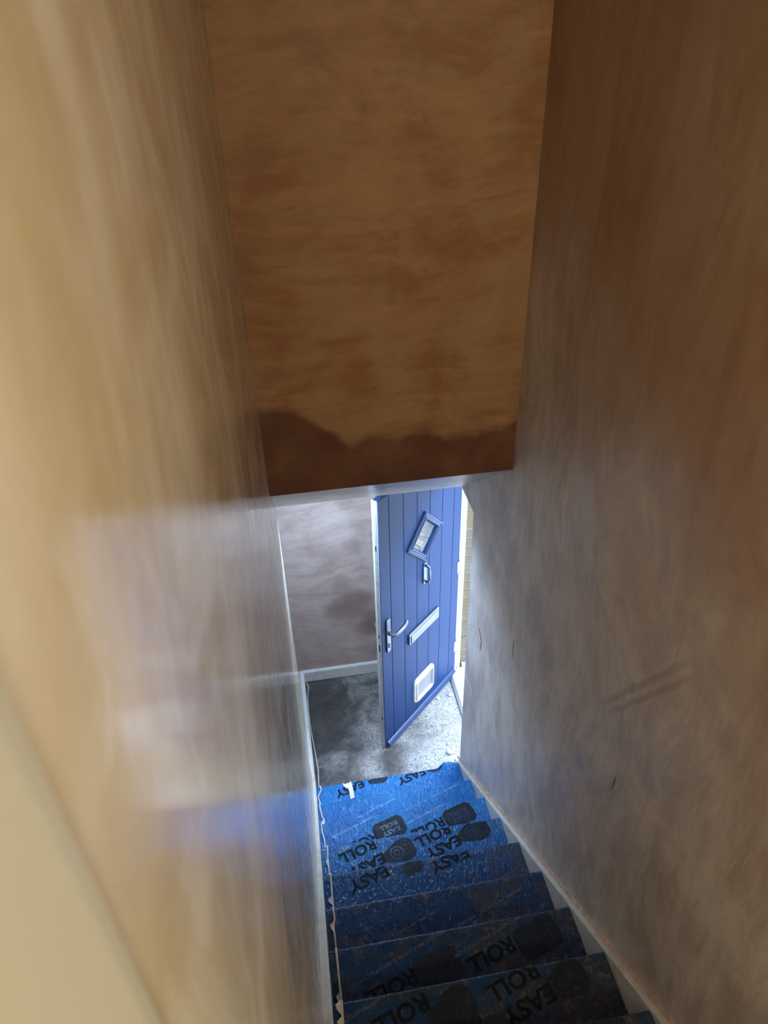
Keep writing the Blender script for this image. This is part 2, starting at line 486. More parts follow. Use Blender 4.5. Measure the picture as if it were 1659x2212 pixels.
# ------------------------------------------------------------------ structure
# left wall: one continuous skim, bowing away beyond the foot of the stairs and flaring out over the skirting
def left_x(y, z):
    x = -0.034 * sm(2.95, 3.75, y) * sm(0.10, 0.75, z)
    x += 0.004 * noise.noise(Vector((0.3, y * 0.9, z * 0.7)))
    base = max(0.0, pitch_z(y)) if y < Y1 else 0.12
    d = z - base
    x += 0.013 * (1 - sm(0.0, 0.16, d)) * sm(1.2, 2.4, y) * (1 - sm(2.8, 3.0, y)) * sm(-0.03, 0.0, d)
    return x
bm = bmesh.new()
ys = [-3.0 + 3.0 * i / 12 for i in range(12)] + [4.0 * i / 100 for i in range(101)]
zs = [-0.1 + 2.9 * j / 72 for j in range(73)] + [2.8 + 2.3 * j / 20 for j in range(1, 21)]
gv = [[bm.verts.new((left_x(y, z), y, z)) for z in zs] for y in ys]
for i in range(len(ys) - 1):
    for j in range(len(zs) - 1):
        bm.faces.new((gv[i][j], gv[i + 1][j], gv[i + 1][j + 1], gv[i][j + 1]))
wl = obj('wall_left', bm, m_left, smooth=True)
sd = wl.modifiers.new('thickness', 'SOLIDIFY'); sd.thickness = 0.12; sd.offset = -1
tag(wl, 'tall left stairwell wall of glossy golden-pink skimmed plaster', 'wall', kind='structure')
# make sure the solid goes outwards (towards -x)
if wl.data.polygons[0].normal.x < 0: sd.offset = 1

bm = bmesh.new()
box(bm, W, 1.10, -0.35, OY0, -0.2, 5.1)
box(bm, W, 1.10, OY0, OY1, OZ, 5.1)
box(bm, W, 1.10, OY1, 4.1, -0.2, 5.1)
wr = obj('wall_right', bm, m_right)
tag(wr, 'right stairwell wall of bare brown and mauve plaster with the doorway cut in it', 'wall', kind='structure')
# gouges left in the plaster
def gouge(pts, w):
    bm = bmesh.new(); L = len(pts)
    A = []; B = []; A2 = []; B2 = []
    for i, (y, z) in enumerate(pts):
        p0 = pts[max(i - 1, 0)]; p1 = pts[min(i + 1, L - 1)]
        d = Vector((p1[0] - p0[0], p1[1] - p0[1])).normalized(); n_ = Vector((-d.y, d.x))
        ww = w if 0 < i < L - 1 else w * 0.35
        for lst, sgn, xx in ((A, 1, W - 0.0012), (B, -1, W - 0.0012), (A2, 1, W + 0.003), (B2, -1, W + 0.003)):
            lst.append(bm.verts.new((xx, y + sgn * n_.x * ww, z + sgn * n_.y * ww)))
    for i in range(L - 1):
        bm.faces.new((A[i], A[i + 1], B[i + 1], B[i]))
        bm.faces.new((A[i], A2[i], A2[i + 1], A[i + 1])); bm.faces.new((B[i], B[i + 1], B2[i + 1], B2[i]))
    return obj('gouge', bm, m_gouge, wr)
gouge([(2.612, 1.497), (2.585, 1.476), (2.558, 1.452), (2.562, 1.415), (2.570, 1.372)], 0.0055)
gouge([(2.126, 1.880), (2.122, 1.84), (2.116, 1.788)], 0.003)
gouge([(1.202, 2.212), (1.204, 2.18), (1.207, 2.143)], 0.003)

bm = bmesh.new()
box(bm, -0.15, W, YB, YB + 0.09, ZB, 5.1)
wb = obj('wall_bulkhead', bm, m_bulk)
tag(wb, 'brown plastered bulkhead above the stairs with a dark wet band along its foot', 'wall', kind='structure')
bm = bmesh.new()
prism(bm, [(YB + 0.002, ZB), (YS, ZS), (4.0, ZS), (4.0, ZS + 0.14), (YS + 0.06, ZS + 0.14), (YB + 0.09, ZB + 0.12), (YB + 0.002, ZB + 0.001)], 0, -0.15, W)
so = obj('ceiling_hall', bm, m_soffit)
tag(so, 'pale sloping soffit and low hall ceiling under the brown bulkhead', 'ceiling', kind='structure')
bm = bmesh.new(); box(bm, 0.07, 0.41, 3.04, 3.20, ZS - 0.006, ZS + 0.002, 0.002, 1)
obj('fill_fitting', bm, m_upvc, so)  # unseen fitting, added to go with the hall fill light
bm = bmesh.new()
box(bm, -0.15, 3.2, -3.1, 4.1, 5.0, 5.15)
tag(obj('ceiling', bm, m_ceil), 'plastered ceiling above the stairwell', 'ceiling', kind='structure')
bm = bmesh.new()
box(bm, -0.15, 1.10, YF, YF + 0.15, -0.2, ZS + 0.1)
tag(obj('wall_far', bm, m_far), 'mauve plastered hall wall with damp blotches behind the blue door', 'wall', kind='structure')
bm = bmesh.new()
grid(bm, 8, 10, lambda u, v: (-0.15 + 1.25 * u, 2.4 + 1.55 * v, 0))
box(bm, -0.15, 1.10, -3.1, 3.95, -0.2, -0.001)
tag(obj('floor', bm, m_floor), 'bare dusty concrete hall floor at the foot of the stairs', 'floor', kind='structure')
# landing around and behind the camera
bm = bmesh.new()
box(bm, -0.15, 3.2, -3.0, ny(13) - 0.03, ZLAND - 0.22, ZLAND - 0.008)
box(bm, W, 3.2, ny(13) - 0.03, -0.20, ZLAND - 0.22, ZLAND - 0.008)
tag(obj('floor_landing', bm, m_carpet), 'carpeted landing floor at the head of the stairs', 'floor', kind='structure')
bm = bmesh.new(); box(bm, -0.15, 3.2, -3.1, -3.0, -0.2, 5.1)
tag(obj('wall_back', bm, m_ceil), 'plastered landing wall behind the camera', 'wall', kind='structure')
bm = bmesh.new(); box(bm, 3.1, 3.2, -3.1, -0.2, 2.0, 5.1); box(bm, W, 3.2, -0.35, -0.2, 2.0, 5.1)
box(bm, W, 1.10, -3.1, -1.25, -0.2, 5.1); box(bm, W, 1.10, -1.25, -0.35, -0.2, ZLAND - 0.22)
tag(obj('wall_room', bm, m_ceil), 'plastered walls of the room off the landing', 'wall', kind='structure')
# cream architrave, very close to the lens on the left
bm = bmesh.new()
prism(bm, [(-0.03, 0.086), (0.011, 0.088), (0.0155, 0.084), (0.0165, 0.075), (0.017, -0.06), (0.012, -0.07), (-0.03, -0.07)], 2, ZLAND, 4.75)
tr = obj('trim_1', bm, m_cream)
tag(tr, 'blurred cream painted architrave at the near left corner', 'trim', kind='structure')

# skirting boards in the hall
bm = bmesh.new()
prism(bm, [(YF, 0.006), (YF - 0.018, 0.006), (YF - 0.018, 0.098), (YF - 0.012, 0.108), (YF, 0.110)], 0, 0.02, W, 0.0)
tag(obj('baseboard_far', bm, m_skirt), 'white skirting board along the far hall wall', 'skirting board', kind='structure')
bm = bmesh.new()
prism(bm, [(-0.05, 0.005), (0.025, 0.005), (0.025, 0.098), (0.019, 0.107), (-0.05, 0.109)], 1, 2.86, YF, 0.0)
tag(obj('baseboard_left', bm, m_skirt), 'white skirting board on the left hall wall beyond the stairs', 'skirting board', kind='structure')

# ------------------------------------------------------------------ outside: brick outer leaf, paving
bm = bmesh.new()
box(bm, 1.184, 1.285, OY1 + 0.012, 4.6, -0.3, 2.6)
box(bm, 1.205, 1.305, 1.2, OY0 - 0.03, -0.3, 2.6)
box(bm, 1.205, 1.305, OY0 - 0.03, OY1 + 0.012, 2.14, 2.6)
box(bm, 1.10, 1.19, OY1 + 0.07, 4.6, -0.3, 2.6)
box(bm, 1.10, 1.21, 1.2, OY0 - 0.06, -0.3, 2.6)
box(bm, 1.10, 1.21, OY0 - 0.06, OY1 + 0.07, 2.13, 2.6)
we = obj('wall_exterior', bm, m_mortar)
tag(we, 'buff brick outer wall seen in the strip beside the white door frame', 'wall', kind='structure')
def brick_mesh(L):
    b_ = bmesh.new(); box(b_, 0, 0.104, 0, L, 0, 0.065, 0.003, 1)
    me = bpy.data.meshes.new('brick'); b_.to_mesh(me); b_.free(); me.materials.append(m_brick); return me
me_f, me_h = brick_mesh(0.215), brick_mesh(0.1025)
for cz in range(31):
    y = OY1 + 0.006
    seq = (me_f, me_f) if cz % 2 else (me_h, me_f)
    for me in seq:
        o = bpy.data.objects.new('brick', me); C.objects.link(o); o.parent = we
        o.location = (1.185 + random.uniform(-0.001, 0.001), y + random.uniform(-0.002, 0.002), -0.16 + cz * 0.075)
        y += (0.215 if me is me_f else 0.1025) + 0.010
bm = bmesh.new(); box(bm, 1.20, 9.0, -4.0, 11.0, -0.3, -0.16)
tag(obj('floor_outside', bm, m_paving), 'sunlit pale paving outside the front door', 'ground', kind='structure')

bm = bmesh.new(); box(bm, 5.2, 5.5, -4.0, 11.0, -0.3, 4.2)  # added out of view so the door catches less low sky
tag(obj('wall_sky_block', bm, m_opp), 'unseen brick wall added opposite the front door to block low sky', 'wall', kind='structure')

# ------------------------------------------------------------------ door frame (trim_2)
HX, HY, TH, DW = 1.13217, 3.67112, 46.638, 0.8446
fr = empty('trim_2', (1.15, 3.25, 0))
tag(fr, 'white plastic front door frame and threshold', 'door frame', kind='structure')
bm = bmesh.new()
prism(bm, [(1.102, OY1 + 0.01), (1.102, 3.690), (1.150, 3.690), (1.150, 3.712), (1.160, 3.712), (1.160, 3.702), (1.180, 3.702), (1.180, OY1 + 0.01)], 2, 0.0, 2.13, 0.0)
obj('jamb', bm, m_upvc, fr)
bm = bmesh.new()
prism(bm, [(1.102, OY0 - 0.05), (1.102, 2.812), (1.150, 2.812), (1.150, 2.800), (1.204, 2.800), (1.204, OY0 - 0.05)], 2, 0.0, 2.13)
obj('jamb', bm, m_upvc, fr)
bm = bmesh.new()
prism(bm, [(1.102, 2.045), (1.150, 2.045), (1.150, 2.03), (1.204, 2.03), (1.204, 2.13), (1.102, 2.13)], 1, 2.81, 3.69)
obj('frame_head', bm, m_upvc, fr)
bm = bmesh.new()
prism(bm, [(1.088, 0.0), (1.088, 0.012), (1.106, 0.034), (1.140, 0.036), (1.143, 0.018), (1.152, 0.018), (1.155, 0.030), (1.206, 0.022), (1.206, -0.16), (1.1, -0.16)], 1, OY0 - 0.05, 3.690)
obj('threshold', bm, m_upvc, fr)
bm = bmesh.new()
prism(bm, [(1.206, 0.0), (1.206, 0.018), (1.335, -0.005), (1.335, -0.03), (1.206, -0.03)], 1, OY0 - 0.10, OY1 + 0.004)
obj('outer_sill', bm, m_upvc, fr)

# ------------------------------------------------------------------ front door (door_1), local x = hinge -> free edge, y = outside face normal
t_ = R(TH)
ang = math.atan2(-math.cos(t_), -math.sin(t_))
door = empty('door_1', (HX, HY, 0.0), ang, worldmesh=False)
tag(door, 'open blue boarded front door with diamond window, letter plate and cat flap', 'door', kind='structure')
Z0, Z1, TK = 0.014, 2.015, 0.044
DC, DZ, DH = 0.412, 1.527, 0.150     # diamond centre and half-diagonal of the hole
FC, FZ = 0.412, 0.262                # cat flap centre
def diamond_cut():
    b_ = bmesh.new(); prism(b_, [(DC - DH, DZ), (DC, DZ - DH), (DC + DH, DZ), (DC, DZ + DH)], 1, -0.1, 0.05); return b_
def flap_cut():
    b_ = bmesh.new(); prism(b_, rrect(FC, FZ, 0.196, 0.190, 0.02, 3), 1, -0.1, 0.05); return b_
bm = bmesh.new(); box(bm, 0.0, DW, -TK, -0.007, Z0, Z1 - 0.003)
core = obj('leaf_core', bm, m_edge, door)
cut(core, diamond_cut()); cut(core, flap_cut())
bm = bmesh.new(); box(bm, 0.0, DW - 0.004, -TK + 0.004, -0.002, Z1 - 0.003, Z1)
obj('top_cap', bm, m_cap, door)
edges = [0.0, 0.090, 0.222, 0.3545, 0.486, 0.6185, 0.7505, DW]
for i in range(7):
    u0, u1 = edges[i], edges[i + 1]
    g0 = 0.0028 if i > 0 else 0.0; g1 = 0.0028 if i < 6 else 0.0
    bm = bmesh.new()
    prism(bm, [(u0, -0.007), (u0 + (0.0004 if i else 0), -0.0066), (u0 + g0, 0.0), (u1 - g1, 0.0), (u1 - (0.0004 if i < 6 else 0), -0.0066), (u1, -0.007)], 2, Z0, Z1 - 0.001)
    o = obj('board', bm, m_door, door)
    if u1 > DC - DH and u0 < DC + DH: cut(o, diamond_cut())
    if u1 > FC - 0.09 and u0 < FC + 0.09: cut(o, flap_cut())
# lock strip with its bolt slots on the free edge
bm = bmesh.new()
prism(bm, rrect(-0.022, (0.13 + 1.935) / 2, 0.018, 1.805, 0.0088, 6), 0, DW - 0.001, DW + 0.0022)
ls = obj('lock_strip', bm, m_strip, door)
for zc, h_, w_ in ((1.70, 0.036, 0.009), (1.035, 0.030, 0.007), (0.945, 0.045, 0.011), (0.915, 0.016, 0.009), (0.30, 0.030, 0.008)):
    bm = bmesh.new(); box(bm, DW + 0.0016, DW + 0.0030, -0.022 - w_ / 2, -0.022 + w_ / 2, zc - h_ / 2, zc + h_ / 2)
    obj('bolt_slot', bm, m_dark, ls)
for zc in (1.60, 1.45, 1.28, 1.15):
    bm = bmesh.new(); prism(bm, rrect(-0.022, zc, 0.006, 0.006, 0.0028, 3), 0, DW + 0.0018, DW + 0.0034)
    obj('screw', bm, m_dark, ls)
# diamond window
def dia(h, y, k=1.0): return [(DC - h, y, DZ), (DC, y, DZ - h), (DC + h, y, DZ), (DC, y, DZ + h)]
bm = bmesh.new()
ring_frame(bm, [dia(0.186, 0.0), dia(0.186, 0.008), dia(0.180, 0.015), dia(0.170, 0.017), dia(0.164, 0.012), dia(0.152, 0.012), dia(0.146, 0.018), dia(0.138, 0.018), dia(0.128, 0.004), dia(0.124, -0.012), dia(0.150, -0.014), dia(0.150, 0.0)])
wf = obj('window_surround', bm, m_doordark, door)
bm = bmesh.new()
prism(bm, [(DC - 0.1485, DZ), (DC, DZ - 0.1485), (DC + 0.1485, DZ), (DC, DZ + 0.1485)], 1, -0.024, -0.016)
gl = obj('glass_pane', bm, m_glass, wf)
def lead(pts, r=0.0028):
    b_ = bmesh.new(); tube(b_, [(DC + u, -0.0145, DZ + z) for u, z in pts], r, 6)
    obj('lead_came', b_, m_lead, gl, True)
lead([(0.0, -0.115), (0.115, 0.0)][::-1]); lead([(-0.06, -0.055), (0.055, 0.06)]); lead([(-0.02, -0.10), (0.10, 0.02)])
for i in range(5):
    q = -0.045 + i * 0.024
    cu, cz_ = 0.055 + 0 * q, -0.015
    a0 = (0.035 + q * 0.75, -0.055 + q * 0.75 + 0.02)
    lead([(a0[0] + 0.020 * math.cos(R(s)), a0[1] + 0.020 * math.sin(R(s))) for s in range(0, 361, 45)], 0.0022)
# knocker
bm = bmesh.new(); prism(bm, rrect(0.408, 1.243, 0.034, 0.165, 0.015, 4), 1, 0.0, 0.008, 0.002)
kn = obj('knocker', bm, m_chrome, door)
bm = bmesh.new()
tube(bm, [(0.408, 0.004, 1.305), (0.408, 0.022, 1.308), (0.408, 0.036, 1.300), (0.408, 0.040, 1.280), (0.408, 0.040, 1.215), (0.408, 0.034, 1.190), (0.408, 0.018, 1.180), (0.408, 0.007, 1.182)],
     [0.010, 0.010, 0.009, 0.008, 0.008, 0.009, 0.010, 0.007], 10)
obj('knocker_arm', bm, m_chrome, kn, True)
# letter plate
bm = bmesh.new(); prism(bm, rrect(0.420, 0.812, 0.335, 0.086, 0.006, 3), 1, 0.0, 0.016, 0.004)
lp = obj('letter_plate', bm, m_chrome, door)
bm = bmesh.new(); prism(bm, rrect(0.420, 0.808, 0.305, 0.060, 0.004, 3), 1, 0.014, 0.022, 0.004)
obj('letter_flap', bm, m_chrome, lp)
# lever handles
def handle(side):
    s = 1 if side > 0 else -1; y0 = 0.0 if side > 0 else -TK
    bm = bmesh.new(); prism(bm, rrect(0.792, 1.018, 0.036, 0.262, 0.006, 3), 1, y0, y0 + s * 0.011, 0.003)
    h_ = obj('door_handle', bm, m_chrome, door)
    bm = bmesh.new()
    tube(bm, [(0.792, y0 + s * 0.006, 1.040), (0.792, y0 + s * 0.030, 1.040), (0.789, y0 + s * 0.044, 1.040), (0.778, y0 + s * 0.052, 1.040), (0.74, y0 + s * 0.054, 1.042), (0.70, y0 + s * 0.054, 1.046), (0.672, y0 + s * 0.052, 1.056), (0.660, y0 + s * 0.050, 1.066)],
         [0.013, 0.012, 0.012, 0.0125, 0.0125, 0.012, 0.011, 0.008], 12)
    obj('lever', bm, m_chrome, h_, True)
    bm = bmesh.new()
    prism(bm, [(0.792 + 0.008 * math.cos(R(q)), 0.945 + 0.008 * math.sin(R(q))) for q in range(0, 360, 30)], 1, y0 + s * 0.005, y0 + s * 0.018)
    prism(bm, rrect(0.792, 0.932, 0.009, 0.022, 0.004, 2), 1, y0 + s * 0.005, y0 + s * 0.018)
    obj('lock_cylinder', bm, m_chrome, h_)
handle(1); handle(-1)
# cat flap
def rr3(w, h, r, y): return [(x, y, z) for x, z in rrect(FC, FZ, w, h, r, 5)]
bm = bmesh.new()
ring_frame(bm, [rr3(0.236, 0.226, 0.040, 0.0), rr3(0.236, 0.226, 0.040, 0.008), rr3(0.228, 0.218, 0.037, 0.014), rr3(0.206, 0.197, 0.030, 0.015), rr3(0.203, 0.194, 0.028, 0.023), rr3(0.198, 0.189, 0.026, 0.025), rr3(0.187, 0.179, 0.020, 0.025), rr3(0.184, 0.176, 0.018, -0.04), rr3(0.194, 0.188, 0.020, -0.04), rr3(0.194, 0.188, 0.020, 0.0)])
cf = obj('cat_flap', bm, m_upvc, door)
bm = bmesh.new(); prism(bm, rrect(FC, FZ, 0.182, 0.174, 0.016, 3), 1, 0.006, 0.010)
fl = obj('flap', bm, m_flap, cf)
bm = bmesh.new(); box(bm, FC - 0.085, FC + 0.085, 0.004, 0.013, FZ - 0.086, FZ - 0.076)
obj('flap_seal', bm, m_upvc, fl)
# weather bar along the foot
bm = bmesh.new()
prism(bm, [(0.0, 0.020), (0.020, 0.020), (0.026, 0.026), (0.022, 0.034), (0.010, 0.046), (0.0, 0.052)], 0, 0.010, 0.826)
obj('weather_bar', bm, m_doordark, door)
# hinges
for zc in (0.28, 1.02, 1.76):
    bm = bmesh.new(); tube(bm, [(-0.010, 0.006, zc - 0.055), (-0.010, 0.006, zc - 0.02), (-0.010, 0.006, zc + 0.02), (-0.010, 0.006, zc + 0.055)], 0.0085, 10)
    hg = obj('hinge', bm, m_upvc, door, True)
    bm = bmesh.new(); box(bm, -0.004, 0.020, 0.0, 0.004, zc - 0.045, zc + 0.045, 0.001, 1)
    obj('hinge_leaf', bm, m_upvc, hg)

# ------------------------------------------------------------------ staircase
st = empty('staircase', ((XL + XR) / 2, 1.25, 0))
tag(st, 'straight wooden staircase with white painted strings going down to the hall', 'staircase')
def string(x0, x1, dz, yend, name='string_board'):
    bm = bmesh.new()
    y_a, y_b = ny(NSTEP) + 0.0, yend
    top = lambda y: pitch_z(y) + dz
    pts = [(y_a, top(y_a)), (Y1 + 0.02, top(Y1 + 0.02)), (y_b, top(y_b) if y_b < 2.9 else 0.11), (y_b, 0.0), (Y1 - 0.25, 0.0), (y_a, pitch_z(y_a) - 0.45)]
    prism(bm, pts, 0, x0, x1, 0.003)
    return obj(name, bm, m_string, st)
string(-0.004, XL - 0.001, 0.018, 2.860)
string(XR + 0.001, W, 0.004, 2.858)
for k in range(1, NSTEP):
    bm = bmesh.new(); box(bm, XL, XR, ny(k + 1) - 0.022, ny(k) - 0.006, k * RISE - 0.034, k * RISE - 0.008, 0.004, 2)
    obj('tread', bm, m_wood, st)
for k in range(1, NSTEP + 1):
    bm = bmesh.new(); box(bm, XL, XR, ny(k) - 0.036, ny(k) - 0.026, max(0.0, (k - 1) * RISE - 0.008), k * RISE - 0.034)
    obj('riser', bm, m_wood, st)
# rough pink plaster lip where the wall skim meets the right string
bm = bmesh.new()
N = 120
def lip(u, v):
    y = ny(12) + (2.86 - ny(12)) * u
    w = 0.5 + 0.5 * noise.noise(Vector((y * 6, 3.1, 0)))
    w2 = noise.noise(Vector((y * 17, 1.1, 0)))
    base = pitch_z(y) + 0.002
    th = 0.006 + 0.005 * w; hh = 0.011 + 0.009 * w + 0.004 * w2
    pr = [(0.0, -0.004), (th, -0.004), (th * 1.1, 0.004), (th * 0.75, hh * 0.6), (th * 0.3, hh), (0.0, hh * 1.25)]
    i = v * 5; j = min(4, int(i)); q = i - j
    px = pr[j][0] * (1 - q) + pr[j + 1][0] * q; pz = pr[j][1] * (1 - q) + pr[j + 1][1] * q
    return (W - px + 0.0004, y, base + pz)
grid(bm, N, 5, lip)
obj('plaster_lip', bm, m_bead, st, True)

# ------------------------------------------------------------------ protective film over the stair carpet
prof = []      # (y, z) from the bottom riser up to the landing
def arc(cy, cz, r, a0, a1, n):
    for i in range(n + 1):
        q = R(a0 + (a1 - a0) * i / n); prof.append((cy + r * math.cos(q), cz + r * math.sin(q)))
tread_s = {}
for k in range(1, NSTEP + 1):
    yr = ny(k) - 0.020
    zb_ = (k - 1) * RISE
    if k == 1:
        for i in range(4): prof.append((yr, 0.06 + (RISE - 0.03 - 0.06) * i / 4))
    else:
        arc(yr + 0.022, zb_ + 0.022, 0.022, 270, 180, 5)
        for i in range(1, 5): prof.append((yr, zb_ + 0.022 + (RISE - 0.022 - 0.03) * i / 5))
    rn = 0.013
    prof.append((yr + 0.001, k * RISE - 0.030))
    arc(ny(k) - rn, k * RISE - rn, rn, -40, 90, 7)
    i0 = len(prof) - 1
    yend = (ny(k + 1) - 0.020 + 0.022) if k < NSTEP else ny(k) - 0.30
    n = 16
    for i in range(1, n): prof.append((ny(k) - rn + (yend - (ny(k) - rn)) * i / n, k * RISE))
    tread_s[k] = i0
S = [0.0]
for i in range(1, len(prof)): S.append(S[-1] + math.hypot(prof[i][0] - prof[i - 1][0], prof[i][1] - prof[i - 1][1]))
def film_pt(x, s, off=0.0):
    import bisect
    i = max(1, min(len(S) - 1, bisect.bisect_left(S, s)))
    q = (s - S[i - 1]) / max(1e-9, S[i] - S[i - 1])
    y = prof[i - 1][0] * (1 - q) + prof[i][0] * q; z = prof[i - 1][1] * (1 - q) + prof[i][1] * q
    def nrm(j):
        p0 = prof[max(j - 1, 0)]; p1 = prof[min(j + 1, len(prof) - 1)]
        d = Vector((p1[0] - p0[0], p1[1] - p0[1])).normalized(); return Vector((d.y, -d.x))
    nn = (nrm(i - 1) * (1 - q) + nrm(i) * q).normalized()
    low = 1.0 - 0.6 * sm(0.3, 1.2, z)
    d = 0.0022 * low * noise.noise(Vector((x * 9, s * 14, 0.3))) + 0.0012 * low * noise.noise(Vector((x * 26, s * 22, 4.0)))
    # loose curl at the right end of the lowest tread
    cu = sm(0.78, 0.84, x) * (1 - sm(0.905, 0.935, x) * 0.6) * sm(S[tread_s[1]] + 0.14, S[tread_s[1]] - 0.01, -0 + s) if False else 0.0
    y += nn.x * (d + off); z += nn.y * (d + off)
    ds = s - S[tread_s[1]]
    if ds < 0.16:
        cu = sm(0.785, 0.835, x) * (1 - 0.45 * sm(0.86, 0.925, x))
        fall = 1 - sm(0.0, 0.16, ds) if ds > 0 else 1.0
        y += 0.020 * cu * fall; z += 0.022 * cu * fall + 0.003 * cu * math.sin(x * 160 + ds * 40)
    return Vector((x, y, z))
def sy(k, y):   # arc length of the point at depth y on tread k
    return S[tread_s[k]] + (ny(k) - 0.013 - y)
bm = bmesh.new()
NX = 96
S0 = S[0]
rows = []
for j in range(len(S)):
    row = []
    for i in range(NX + 1):
        u = i / NX
        xl = XL - 0.0004 + 0.002 * (0.5 + 0.5 * noise.noise(Vector((2.0, S[j] * 9, 0))))
        xr = XR + 0.0004 - 0.002 * (0.5 + 0.5 * noise.noise(Vector((7.0, S[j] * 9, 0))))
        row.append(bm.verts.new(film_pt(xl + (xr - xl) * u, S[j])))
    rows.append(row)
for j in range(len(S) - 1):
    for i in range(NX):
        bm.faces.new((rows[j][i], rows[j][i + 1], rows[j + 1][i + 1], rows[j + 1][i]))
film = empty('carpet_protector', (0.48, 2.70, 0.06))
tag(film, 'crinkled blue plastic carpet protector film printed EASY ROLL covering the stairs', 'plastic film')
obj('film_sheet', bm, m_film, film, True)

# ---- print on the film: flat lettering that follows the sheet
TILT = R(180 + 16.5)
def place(bm2, k, cx, cy, tilt, mat, name, off=0.0010):
    """bm2: flat mesh around the origin (x right, y up in print space) -> onto tread k at (cx, cy)"""
    for ax in (0, 1):
        lo = min(v.co[ax] for v in bm2.verts); hi = max(v.co[ax] for v in bm2.verts)
        q = lo + 0.012
        while q < hi:
            pn = Vector((0, 0, 0)); pn[ax] = 1; co = Vector((0, 0, 0)); co[ax] = q
            bmesh.ops.bisect_plane(bm2, geom=bm2.verts[:] + bm2.edges[:] + bm2.faces[:], plane_co=co, plane_no=pn)
            q += 0.012
    ct, st_ = math.cos(tilt), math.sin(tilt)
    for v in bm2.verts:
        x = cx + v.co.x * ct - v.co.y * st_; y = cy + v.co.x * st_ + v.co.y * ct
        x = max(XL + 0.004, min(XR - 0.004, x))
        v.co = film_pt(x, sy(k, y), off)
    return obj(name, bm2, mat, film)
def text_bm(body, w, h, bold=0.0):
    cu = bpy.data.curves.new('t', 'FONT'); cu.body = body; cu.size = 1.0; cu.offset = bold
    cu.align_x = 'LEFT'; cu.resolution_u = 3
    o = bpy.data.objects.new('t', cu); C.objects.link(o)
    bpy.context.view_layer.update()
    me = bpy.data.meshes.new_from_object(o.evaluated_get(bpy.context.evaluated_depsgraph_get()))
    bpy.data.objects.remove(o)
    b_ = bmesh.new(); b_.from_mesh(me); bpy.data.meshes.remove(me)
    xs = [v.co.x for v in b_.verts]; ys_ = [v.co.y for v in b_.verts]
    x0, x1, y0, y1 = min(xs), max(xs), min(ys_), max(ys_)
    for v in b_.verts:
        v.co = Vector(((v.co.x - (x0 + x1) / 2) / (x1 - x0) * w, (v.co.y - (y0 + y1) / 2) / (y1 - y0) * h, 0))
    return b_
def word(body, k, cx, cy, w=0.185, h=0.056, tilt=TILT):
    place(text_bm(body, w, h, 0.028), k, cx, cy, tilt, m_ink, 'lettering')
def premium(k, cx, cy, w=0.37, tilt=R(180 + 19)):
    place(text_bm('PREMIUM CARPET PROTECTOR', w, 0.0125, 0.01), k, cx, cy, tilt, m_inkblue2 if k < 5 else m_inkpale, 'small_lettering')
def poly_bm(pts):
    b_ = bmesh.new(); b_.faces.new([b_.verts.new((x, y, 0)) for x, y in pts]); return b_
def badge_box(k, cx, cy, tilt=TILT, w=0.17, h=0.115):
    c_ = 0.02
    pts = [(-w / 2 + c_, -h / 2), (w / 2 - c_, -h / 2), (w / 2, -h / 2 + c_), (w / 2, h / 2 - c_), (w / 2 - c_, h / 2), (-w / 2 + c_, h / 2), (-w / 2, h / 2 - c_), (-w / 2, -h / 2 + c_)]
    place(poly_bm(pts), k, cx, cy, tilt, m_badge, 'badge', 0.0009)
    ct, s_ = math.cos(tilt), math.sin(tilt)
    for body, dy, ww, hh in (('EASY', 0.018, 0.10, 0.026), ('ROLL', -0.018, 0.10, 0.026)):
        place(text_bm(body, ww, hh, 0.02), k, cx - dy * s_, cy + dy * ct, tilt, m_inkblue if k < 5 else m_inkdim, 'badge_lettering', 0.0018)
def badge_roll(k, cx, cy, tilt=TILT, r=0.052):
    pts = []
    for q in range(0, 360, 15):
        rr = r * (1.0 + 0.13 * math.cos(R(q * 3)))
        pts.append((1.55 * rr * math.cos(R(q)), rr * math.sin(R(q))))
    place(poly_bm(pts), k, cx, cy, tilt, m_badge, 'badge', 0.0009)
    for rad in (0.033, 0.016):
        b_ = bmesh.new()
        n = 20
        A = [b_.verts.new((0.018 + rad * math.cos(2 * math.pi * i / n), rad * math.sin(2 * math.pi * i / n), 0)) for i in range(n)]
        B = [b_.verts.new((0.018 + (rad - 0.0045) * math.cos(2 * math.pi * i / n), (rad - 0.0045) * math.sin(2 * math.pi * i / n), 0)) for i in range(n)]
        for i in range(n): b_.faces.new((A[i], A[(i + 1) % n], B[(i + 1) % n], B[i]))
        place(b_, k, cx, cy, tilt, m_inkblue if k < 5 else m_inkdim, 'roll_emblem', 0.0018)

word('EASY', 1, 0.617, 2.712); word('EASY', 1, 0.228, 2.693)
badge_roll(1, 0.415, 2.738, r=0.040); badge_roll(1, 0.78, 2.752, r=0.035)
premium(2, 0.30, 2.39); premium(2, 0.68, 2.42)
premium(3, 0.262, 2.216); premium(3, 0.66, 2.224)
badge_box(3, 0.392, 2.150); badge_box(3, 0.768, 2.160)
word('ROLL', 3, 0.232, 2.096); word('ROLL', 3, 0.590, 2.118)
word('ROLL', 4, 0.202, 1.940); word('EASY', 4, 0.236, 1.862); badge_roll(4, 0.405, 1.905, r=0.055)
word('ROLL', 4, 0.575, 1.955); word('EASY', 4, 0.612, 1.888); badge_roll(4, 0.785, 1.945, r=0.055)
word('EASY', 5, 0.226, 1.690); word('EASY', 5, 0.595, 1.712); badge_roll(5, 0.43, 1.712, r=0.030)
premium(6, 0.28, 1.345); premium(6, 0.642, 1.374)
premium(7, 0.273, 1.176); premium(7, 0.64, 1.205)
badge_box(7, 0.40, 1.118); badge_box(7, 0.778, 1.160)
